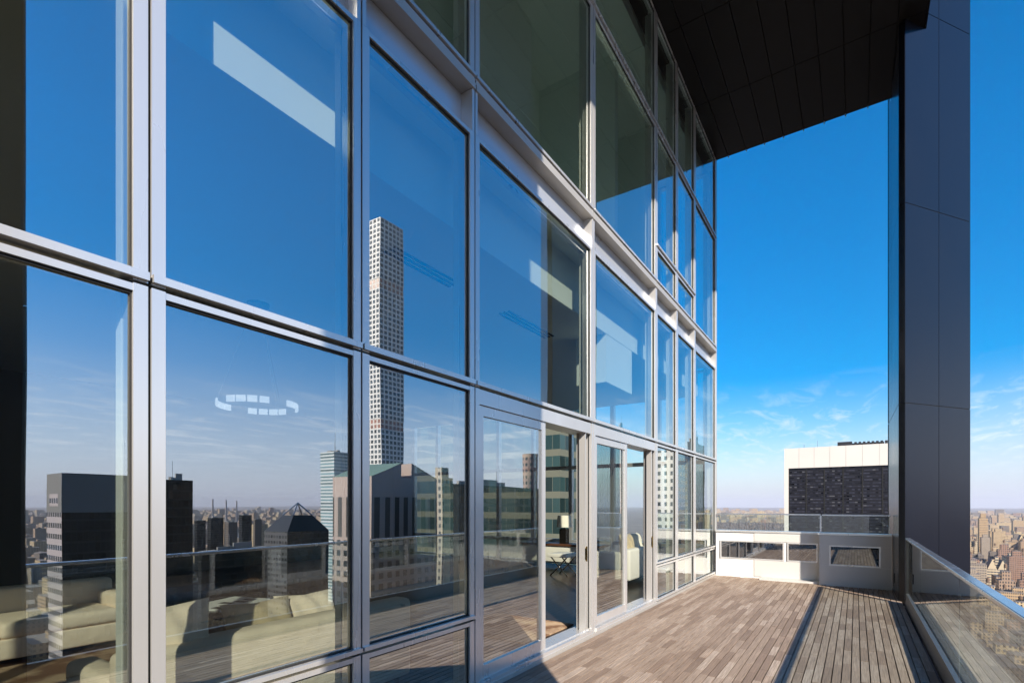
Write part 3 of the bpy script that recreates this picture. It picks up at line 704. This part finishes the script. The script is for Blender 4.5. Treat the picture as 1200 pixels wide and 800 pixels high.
# granite tower with a broken pediment
fgr = facade('pink_granite_windows', (0.42, 0.33, 0.29), (0.03, 0.032, 0.035), 4.2, 4.1, 0.52, 0.56, 0.6)
fgl = facade('granite_tall_openings', (0.40, 0.32, 0.28), (0.085, 0.08, 0.078), 5.2, 30, 0.5, 0.99, 0.6)
gran = plain('pink_granite', (0.42, 0.33, 0.29), .6, 0, .1, .2); cop = plain('green_copper_roof', (0.13, 0.21, 0.18), .7, 0, .25, .1)
dS = 195; fp = refl(391, 436, 512, dS); x0, x1, y0, y1 = fp
z_e, z_a = z_at(558, dS), z_at(539, 208)
r = empty('granite_tower', ((x0 + x1) / 2, (y0 + y1) / 2, GZ), 'pink granite tower with a notched gable and green roof mirrored below the white lattice tower', 'tower')
bx(x0, x1, y0, y1, GZ, z_e - 24, top=1).build('body', [fgr, C], r)
bx(x0, x1, y0, y1, z_e - 23.99, z_e - 8, top=1).build('upper_openings', [fgl, gran], r)
b = MB(); b.box(x0, x1, y0, y1, z_e - 7.99, z_e)
ym = (y0 + y1) / 2; nw = (y1 - y0) * .085; zn = z_a - (z_a - z_e) * .17
for a, s_, za in ((y0, ym - nw, zn), (y1, ym + nw, zn)):
    for x in (x0, x1):
        pts = [(x, a, z_e), (x, s_, z_e), (x, s_, za)]; b.quad(pts)
    b.quad([(x0, s_, z_e), (x1, s_, z_e), (x1, s_, za), (x0, s_, za)])
b.build('gable', gran, r)
b = MB()
for a, s_ in ((y0, ym - nw), (y1, ym + nw)):
    b.quad([(x0 - .2, a, z_e + .02), (x1 + .2, a, z_e + .02), (x1 + .2, s_, zn + .02), (x0 - .2, s_, zn + .02)])
b.build('roof', cop, r)
# slender white lattice tower
fl = facade('white_square_grid', (0.80, 0.78, 0.75), (0.075, 0.09, 0.10), 4.72, 4.72, 0.66, 0.66, 0.6, 0.06, 0.6, lit=0.0)
fm = facade('lattice_plant_floor', (0.72, 0.67, 0.62), (0.26, 0.10, 0.07), 4.72, 4.72, 0.62, 0.7, 0.6, 0.4, 0.4)
best = None
for dd in range(300, 640, 2):
    xx0, xx1, yy0, yy1 = refl(424, 447, 473, dd); taken.pop()
    e_ = abs((yy1 - yy0) - 28.3)
    if best is None or e_ < best[0]: best = (e_, dd)
dP = best[1]; fp = refl(424, 447, 473, dP); x0, x1, y0, y1 = fp; x1 = x0 + 28.3; y1 = y0 + 28.3; zt = z_at(254, dP)
r = empty('lattice_tower', ((x0 + x1) / 2, (y0 + y1) / 2, GZ), 'very tall slender white tower of square windows mirrored in the middle panes', 'skyscraper')
seg = 4.72; n12 = seg * 12; z = zt; k = 0
while z > GZ:
    zb = max(z - n12, GZ); bx(x0, x1, y0, y1, zb, z, top=1).build('window_grid', [fl, C], r); z = zb
    if z - seg * 2 > GZ:
        bx(x0 + .25, x1 - .25, y0 + .25, y1 - .25, z - seg * 2 + .01, z - .01, top=1).build('plant_floor', [fm, C], r); z -= seg * 2
print('lattice d', dP, fp, zt)
# stone tower and broad teal block
fst = facade('limestone_windows', (0.44, 0.39, 0.31), (0.05, 0.05, 0.05), 3.2, 3.6, 0.45, 0.5)
fp = refl(507, 518, 531, 250); r, zt = tower('limestone_tower', 'limestone tower with a small rooftop turret mirrored right of the granite gable', fp, 560, 250, [fst, fst, C])
bx(fp[0] + 1, fp[1] - 1, fp[2] + 1, fp[3] - 2, zt, z_at(549, 255)).build('turret', [fst], r)
ft = facade('dark_teal_glass', (0.018, 0.026, 0.026), (0.012, 0.022, 0.022), 1.6, 3.7, 0.9, 0.72, 0.4, 0.08, lit=0.03, spec=0.3)
fp = refl(520, 528, 648, 190); tower('teal_slab', 'broad dark teal glass slab mirrored behind the door and the mullions', fp, 567, 190, [ft, ft, C])
# round pink tower seen in the first door leaf
a_, b_ = ray(622); dd = 300; x_, y_ = -(D + a_ * dd), b_ * dd
r = empty('round_tower', (x_, y_, GZ), 'rounded pinkish tower mirrored in the first sliding door leaf', 'tower')
b = MB(); nn = 20; b.prism([(x_ + 4.2 * math.cos(2 * math.pi * i / nn), y_ + 4.2 * math.sin(2 * math.pi * i / nn)) for i in range(nn)], GZ, z_at(532, dd), 0, 1)
b.build('body', [facade('rounded_brick_windows', (.30, .20, .17), (.04, .04, .05), 2.6, 3.5, .5, .5), C], r); taken.append((x_ - 8, x_ + 8, y_ - 8, y_ + 8))
# towers mirrored in the second door and the last bays
fb = facade('blue_black_ribs', (0.025, 0.032, 0.05), (0.02, 0.035, 0.06), 1.7, 40, 0.6, 1.0, 0.3, 0.08, 0.6)
fp = refl(696, 701, 727, 165); tower('ribbed_tower', 'blue black ribbed tower mirrored in the second sliding door leaf', fp, 518, 165, [fb, fb, C])
fk = facade('pink_panel_windows', (0.46, 0.34, 0.29), (0.04, 0.04, 0.05), 2.4, 3.6, 0.5, 0.5)
fp = refl(723, 728, 736, 260); tower('pink_tower', 'narrow pink tower mirrored right of the blue black ribbed tower', fp, 500, 260, [fk, fk, C])
fw = facade('white_precast_windows', (0.62, 0.60, 0.55), (0.04, 0.05, 0.06), 3.0, 3.6, 0.5, 0.52)
fp = refl(771, 793, 806, 240); tower('precast_tower', 'white precast tower of punched windows mirrored in the last bays', fp, 527, 240, [fw, fw, C])
fp = refl(806, 810, 824, 200); tower('charcoal_tower', 'charcoal glass tower mirrored beside the corner post', fp, 517, 200, [fb, fb, C])
# banded block beyond the room's own corner windows
fbb = facade('pale_band_windows', (0.15, 0.14, 0.105), (0.02, 0.04, 0.04), 1.6, 3.0, 0.96, 0.68, 0.6, 0.08, 0.5)
r = empty('banded_block', (-60, 85, GZ), 'office block with pale bands and dark strip windows seen through the open first door', 'office block')
bx(-62, -32, 64, 72, GZ, 17.0, top=1).build('body', [fbb, C], r); taken.append((-100, -20, 55, 110))

# --- repeated city blocks
PAL = [(0.44, 0.29, 0.15), (0.48, 0.345, 0.195), (0.31, 0.20, 0.125), (0.40, 0.255, 0.145), (0.50, 0.40, 0.26), (0.26, 0.14, 0.09), (0.33, 0.26, 0.19), (0.52, 0.385, 0.21), (0.15, 0.12, 0.10), (0.45, 0.31, 0.17)]
fc = [facade('city_brick_a', None, (0.05, 0.05, 0.055), 3.0, 3.3, 0.5, 0.58, rnd=('object', PAL)), facade('city_brick_b', None, (0.06, 0.06, 0.065), 2.3, 3.1, 0.55, 0.55, rnd=('object', PAL[::-1])), facade('city_bands', None, (0.06, 0.065, 0.075), 4.0, 3.4, 0.9, 0.45, rnd=('object', PAL[3:] + PAL[:3]))]
roof_m = plain('tar_and_gravel_roof', (0.17, 0.145, 0.13), .9, 0, .35, .1); tank_m = plain('water_tank_wood', (0.14, 0.09, 0.06), .9)
def water_tank(b, x, y, z):
    for dx in (-1, 1):
        for dy in (-1, 1): b.box(x + dx * 1.1 - .12, x + dx * 1.1 + .12, y + dy * 1.1 - .12, y + dy * 1.1 + .12, z, z + 3, m=2)
    b.cyl(x, y, z + 3, z + 6.5, 1.9, 10, 2); b.cyl(x, y, z + 6.5, z + 8, 2.0, 10, 2, .1)
def proto(kind, rr):
    b = MB()
    if kind == 0:      # stepped apartment house
        w_, d_, h = 26, 24, 62
        b.box(-w_/2, w_/2, -d_/2, d_/2, 0, h * .7, top=1); b.box(-w_/2+3, w_/2-3, -d_/2+3, d_/2-3, h*.7, h*.86, top=1); b.box(-w_/2+7, w_/2-7, -d_/2+7, d_/2-7, h*.86, h, top=1); water_tank(b, 0, 0, h)
    elif kind == 1:    # slab
        b.box(-11, 11, -20, 20, 0, 55, top=1); b.box(-4, 4, -7, 5, 55, 60, top=1); b.box(-11, -10.6, -20, 20, 55, 56.1, m=1); b.box(10.6, 11, -20, 20, 55, 56.1, m=1); water_tank(b, 5, 12, 55)
    elif kind == 2:    # row of low houses
        for k in range(4): b.box(-16 + k * 8, -8.2 + k * 8, -9, 9, 0, 17 + rr.choice((0, 2, 4)), top=1); b.box(-13 + k * 8, -11 + k * 8, 2, 4, 15, 24, top=1)
    elif kind == 3:    # mid block with courtyard wings
        b.box(-17, -6, -15, 15, 0, 40, top=1); b.box(6, 17, -15, 15, 0, 40, top=1); b.box(-6, 6, 2, 15, 0, 40, top=1); b.box(-13, -9, -4, 4, 40, 45, top=1); b.box(8, 13, 0, 8, 40, 44, top=1); water_tank(b, 0, 9, 40)
    elif kind == 4:    # tall slim tower
        b.box(-10, 10, -11, 11, 0, 98, top=1); b.box(-6, 6, -6, 6, 98, 106, top=1); b.box(-16, 16, -15, 15, 0, 18, top=1)
    elif kind == 5:    # gabled prewar block
        b.box(-13, 13, -13, 13, 0, 46, top=1)
        for s_ in (-1, 1):
            cxs = s_ * 6.5
            k = len(b.v)
            b.quad([(cxs - 6, -13.05, 46), (cxs + 6, -13.05, 46), (cxs, -13.05, 58)]); b.quad([(cxs - 6, -13.05, 46), (cxs, -13.05, 58), (cxs, 13, 58), (cxs - 6, 13, 46)], 1); b.quad([(cxs, -13.05, 58), (cxs + 6, -13.05, 46), (cxs + 6, 13, 46), (cxs, 13, 58)], 1)
            b.quad([(cxs + 6, 13, 46), (cxs - 6, 13, 46), (cxs, 13, 58)])
        b.box(-2, 2, 4, 8, 46, 62, top=1)
    return b
kinds = [('stepped_apartment_house', 'masonry apartment house stepping back to a rooftop water tank beyond the railing'),
         ('apartment_slab', 'flat roofed apartment slab with a rooftop tank beyond the railing'),
         ('row_houses', 'row of low masonry houses with chimneys among the blocks beyond the railing'),
         ('courtyard_block', 'mid rise courtyard block with two wings beyond the railing'),
         ('slim_tower', 'tall slim residential tower above the lower blocks beyond the railing'),
         ('gabled_block', 'sandy block with paired steep gables beyond the railing')]
meshes = []
for k in range(6):
    o = proto(k, random.Random(k)).build(kinds[k][0], [fc[k % 3], roof_m, tank_m]); meshes.append(o.data); bpy.data.objects.remove(o)
def free(x, y, r=20):
    return not any(a - r < x < b and c - r < y < d + r for a, b, c, d in taken) if False else not any(a - r < x < b + r and c - r < y < d + r for a, b, c, d in taken)
rc = random.Random(21); cells = []
def az(x, y): return math.degrees(math.atan2(x - D, y))
for iy in range(0, 60):
    for ix in range(-8, 60):
        x, y = ix * 38 - 90 + rc.uniform(-3, 3), 420 + iy * 40 + (iy // 2) * 14 + rc.uniform(-3, 3)
        a = az(x, y); r_ = math.hypot(x, y)
        if 5.2 < a < 14.2 and r_ < 2900 and free(x, y): cells.append((r_, x, y))
cells.sort(); cells = cells[:250]; used = set()
for r_, x, y in cells:
    k = rc.choices(range(6), (5, 4, 4, 5, 1.3, 1.6))[0]
    o = bpy.data.objects.new(kinds[k][0], meshes[k]); COL.objects.link(o)
    s_ = rc.uniform(.85, 1.15); hh = rc.uniform(.8, 1.5) * (0.85 if r_ < 700 else 1.05)
    o.location = (x, y, GZ); o.scale = (s_ * rc.uniform(.9, 1.12), s_, hh)
    if rc.random() < .5: o.rotation_euler = (0, 0, R(180 if k == 5 else 90 * rc.randint(0, 3)))
    tag(o, kinds[k][1], 'building', 'city blocks beyond the railing')
    used.add((round(x), round(y)))
far_lim = cells[-1][0]
# everything farther, and the east side seen only in the glass: one mass
fcs = facade('far_city_fronts', None, (0.06, 0.06, 0.065), 3.6, 3.6, 0.5, 0.5, rnd=('island', PAL))
b = MB(); rs = random.Random(5); n_ = 0
while n_ < 9500:
    a = R(rs.uniform(-16, 92)); r_ = 450 + 13500 * rs.random() ** 1.7
    x, y = D + r_ * math.sin(a), r_ * math.cos(a); ad = math.degrees(a)
    if 2250 < x < 3000: continue
    if ad < 16 and 4.5 < ad and r_ < far_lim: continue
    if ad < -3.5 and 2600 < r_ < 5200: continue
    if ad <= 4.5 and r_ < 1500: continue
    x = round(x / 44) * 44 + rs.uniform(-4, 4); y = round(y / 44) * 44 + rs.uniform(-4, 4)
    if not free(x, y, 26): continue
    big = 1 + r_ / 6000
    w_, d_ = rs.uniform(8, 18) * big, rs.uniform(8, 18) * big
    h = rs.choice((18, 22, 30, 38, 45, 60)) * rs.uniform(.7, 1.2)
    if rs.random() < .05: h *= 1.8
    if 45 < ad and r_ < 1500: h *= 1.25
    b.box(x - w_, x + w_, y - d_, y + d_, GZ, GZ + h, top=1)
    if rs.random() < .5 and r_ < 5000: b.box(x - w_ * .35, x + w_ * .2, y - d_ * .4, y + d_ * .2, GZ + h, GZ + h + 5, top=1)
    n_ += 1
tag(b.build('distant_city', [fcs, roof_m]), 'hazy mass of far city blocks out to the horizon', 'city', kind='stuff')
# three power station chimneys across the river
for k, X in enumerate((249, 265, 278)):
    dd = 2900 + k * 30; a_, b_ = ray(X); x_, y_ = -(D + a_ * dd), b_ * dd
    q = MB(); q.cyl(x_, y_, GZ, z_at(585 + k, dd) , 6, 14, 0, 4)
    o = q.build('chimney_stack', plain('stack_concrete', (.42, .36, .34), .8), origin=(x_, y_, GZ))
    tag(o, ('left', 'middle', 'right')[k] + ' one of three tall chimney stacks mirrored on the far shore', 'chimney', 'power station chimneys')
# bare winter woods of the park
wmat, t, b_ = mat('bare_winter_crowns')
ge = t.nodes.new('ShaderNodeNewGeometry')
lnk(t, mixc(t, ge.outputs['Random Per Island'], (0.055, 0.042, 0.045), (0.12, 0.088, 0.08)), b_.inputs['Base Color']); b_.inputs['Roughness'].default_value = 1
b = MB(); rw = random.Random(9)
for _ in range(5200):
    a = R(rw.uniform(-17, -2.5)); r_ = rw.uniform(2500, 5300); x, y = D + r_ * math.sin(a), r_ * math.cos(a)
    h = rw.uniform(14, 24); rad = rw.uniform(7, 13); k = len(b.v); b.v.append((x, y, GZ + h)); n = 6
    for q in range(n):
        aa = 2 * math.pi * q / n + rw.random(); rr = rad * rw.uniform(.7, 1.1); b.v.append((x + rr * math.cos(aa), y + rr * math.sin(aa), GZ + h * rw.uniform(.45, .8)))
    for q in range(n):
        aa = 2 * math.pi * q / n; b.v.append((x + rad * .6 * math.cos(aa), y + rad * .6 * math.sin(aa), GZ + 2))
    for q in range(n):
        q2 = (q + 1) % n; b.f.append((k, k + 1 + q, k + 1 + q2)); b.m.append(0); b.uv.append([(0, 0)] * 3)
        b.f.append((k + 1 + q, k + 1 + n + q, k + 1 + n + q2, k + 1 + q2)); b.m.append(0); b.uv.append([(0, 0)] * 4)
tag(b.build('park_woods', wmat), 'purple brown bare winter trees of the park beyond the parapet', 'woods', kind='stuff')

# ================================================================== HAZE
HAZE = 3.2e-5
hm = bpy.data.materials.new('city_haze'); hm.use_nodes = True; t = hm.node_tree; t.nodes.clear()
o_ = t.nodes.new('ShaderNodeOutputMaterial'); pv = t.nodes.new('ShaderNodeVolumePrincipled')
pv.inputs['Color'].default_value = (0.84, 0.84, 0.93, 1); pv.inputs['Density'].default_value = HAZE; pv.inputs['Anisotropy'].default_value = 0.0
t.links.new(pv.outputs[0], o_.inputs['Volume'])
if HAZE:
    hb = bx(-37000, 37000, -37000, 37000, GZ - 1, 330).build('haze', hm); hb['kind'] = 'stuff'; hb['label'] = 'pale blue haze over the far city'
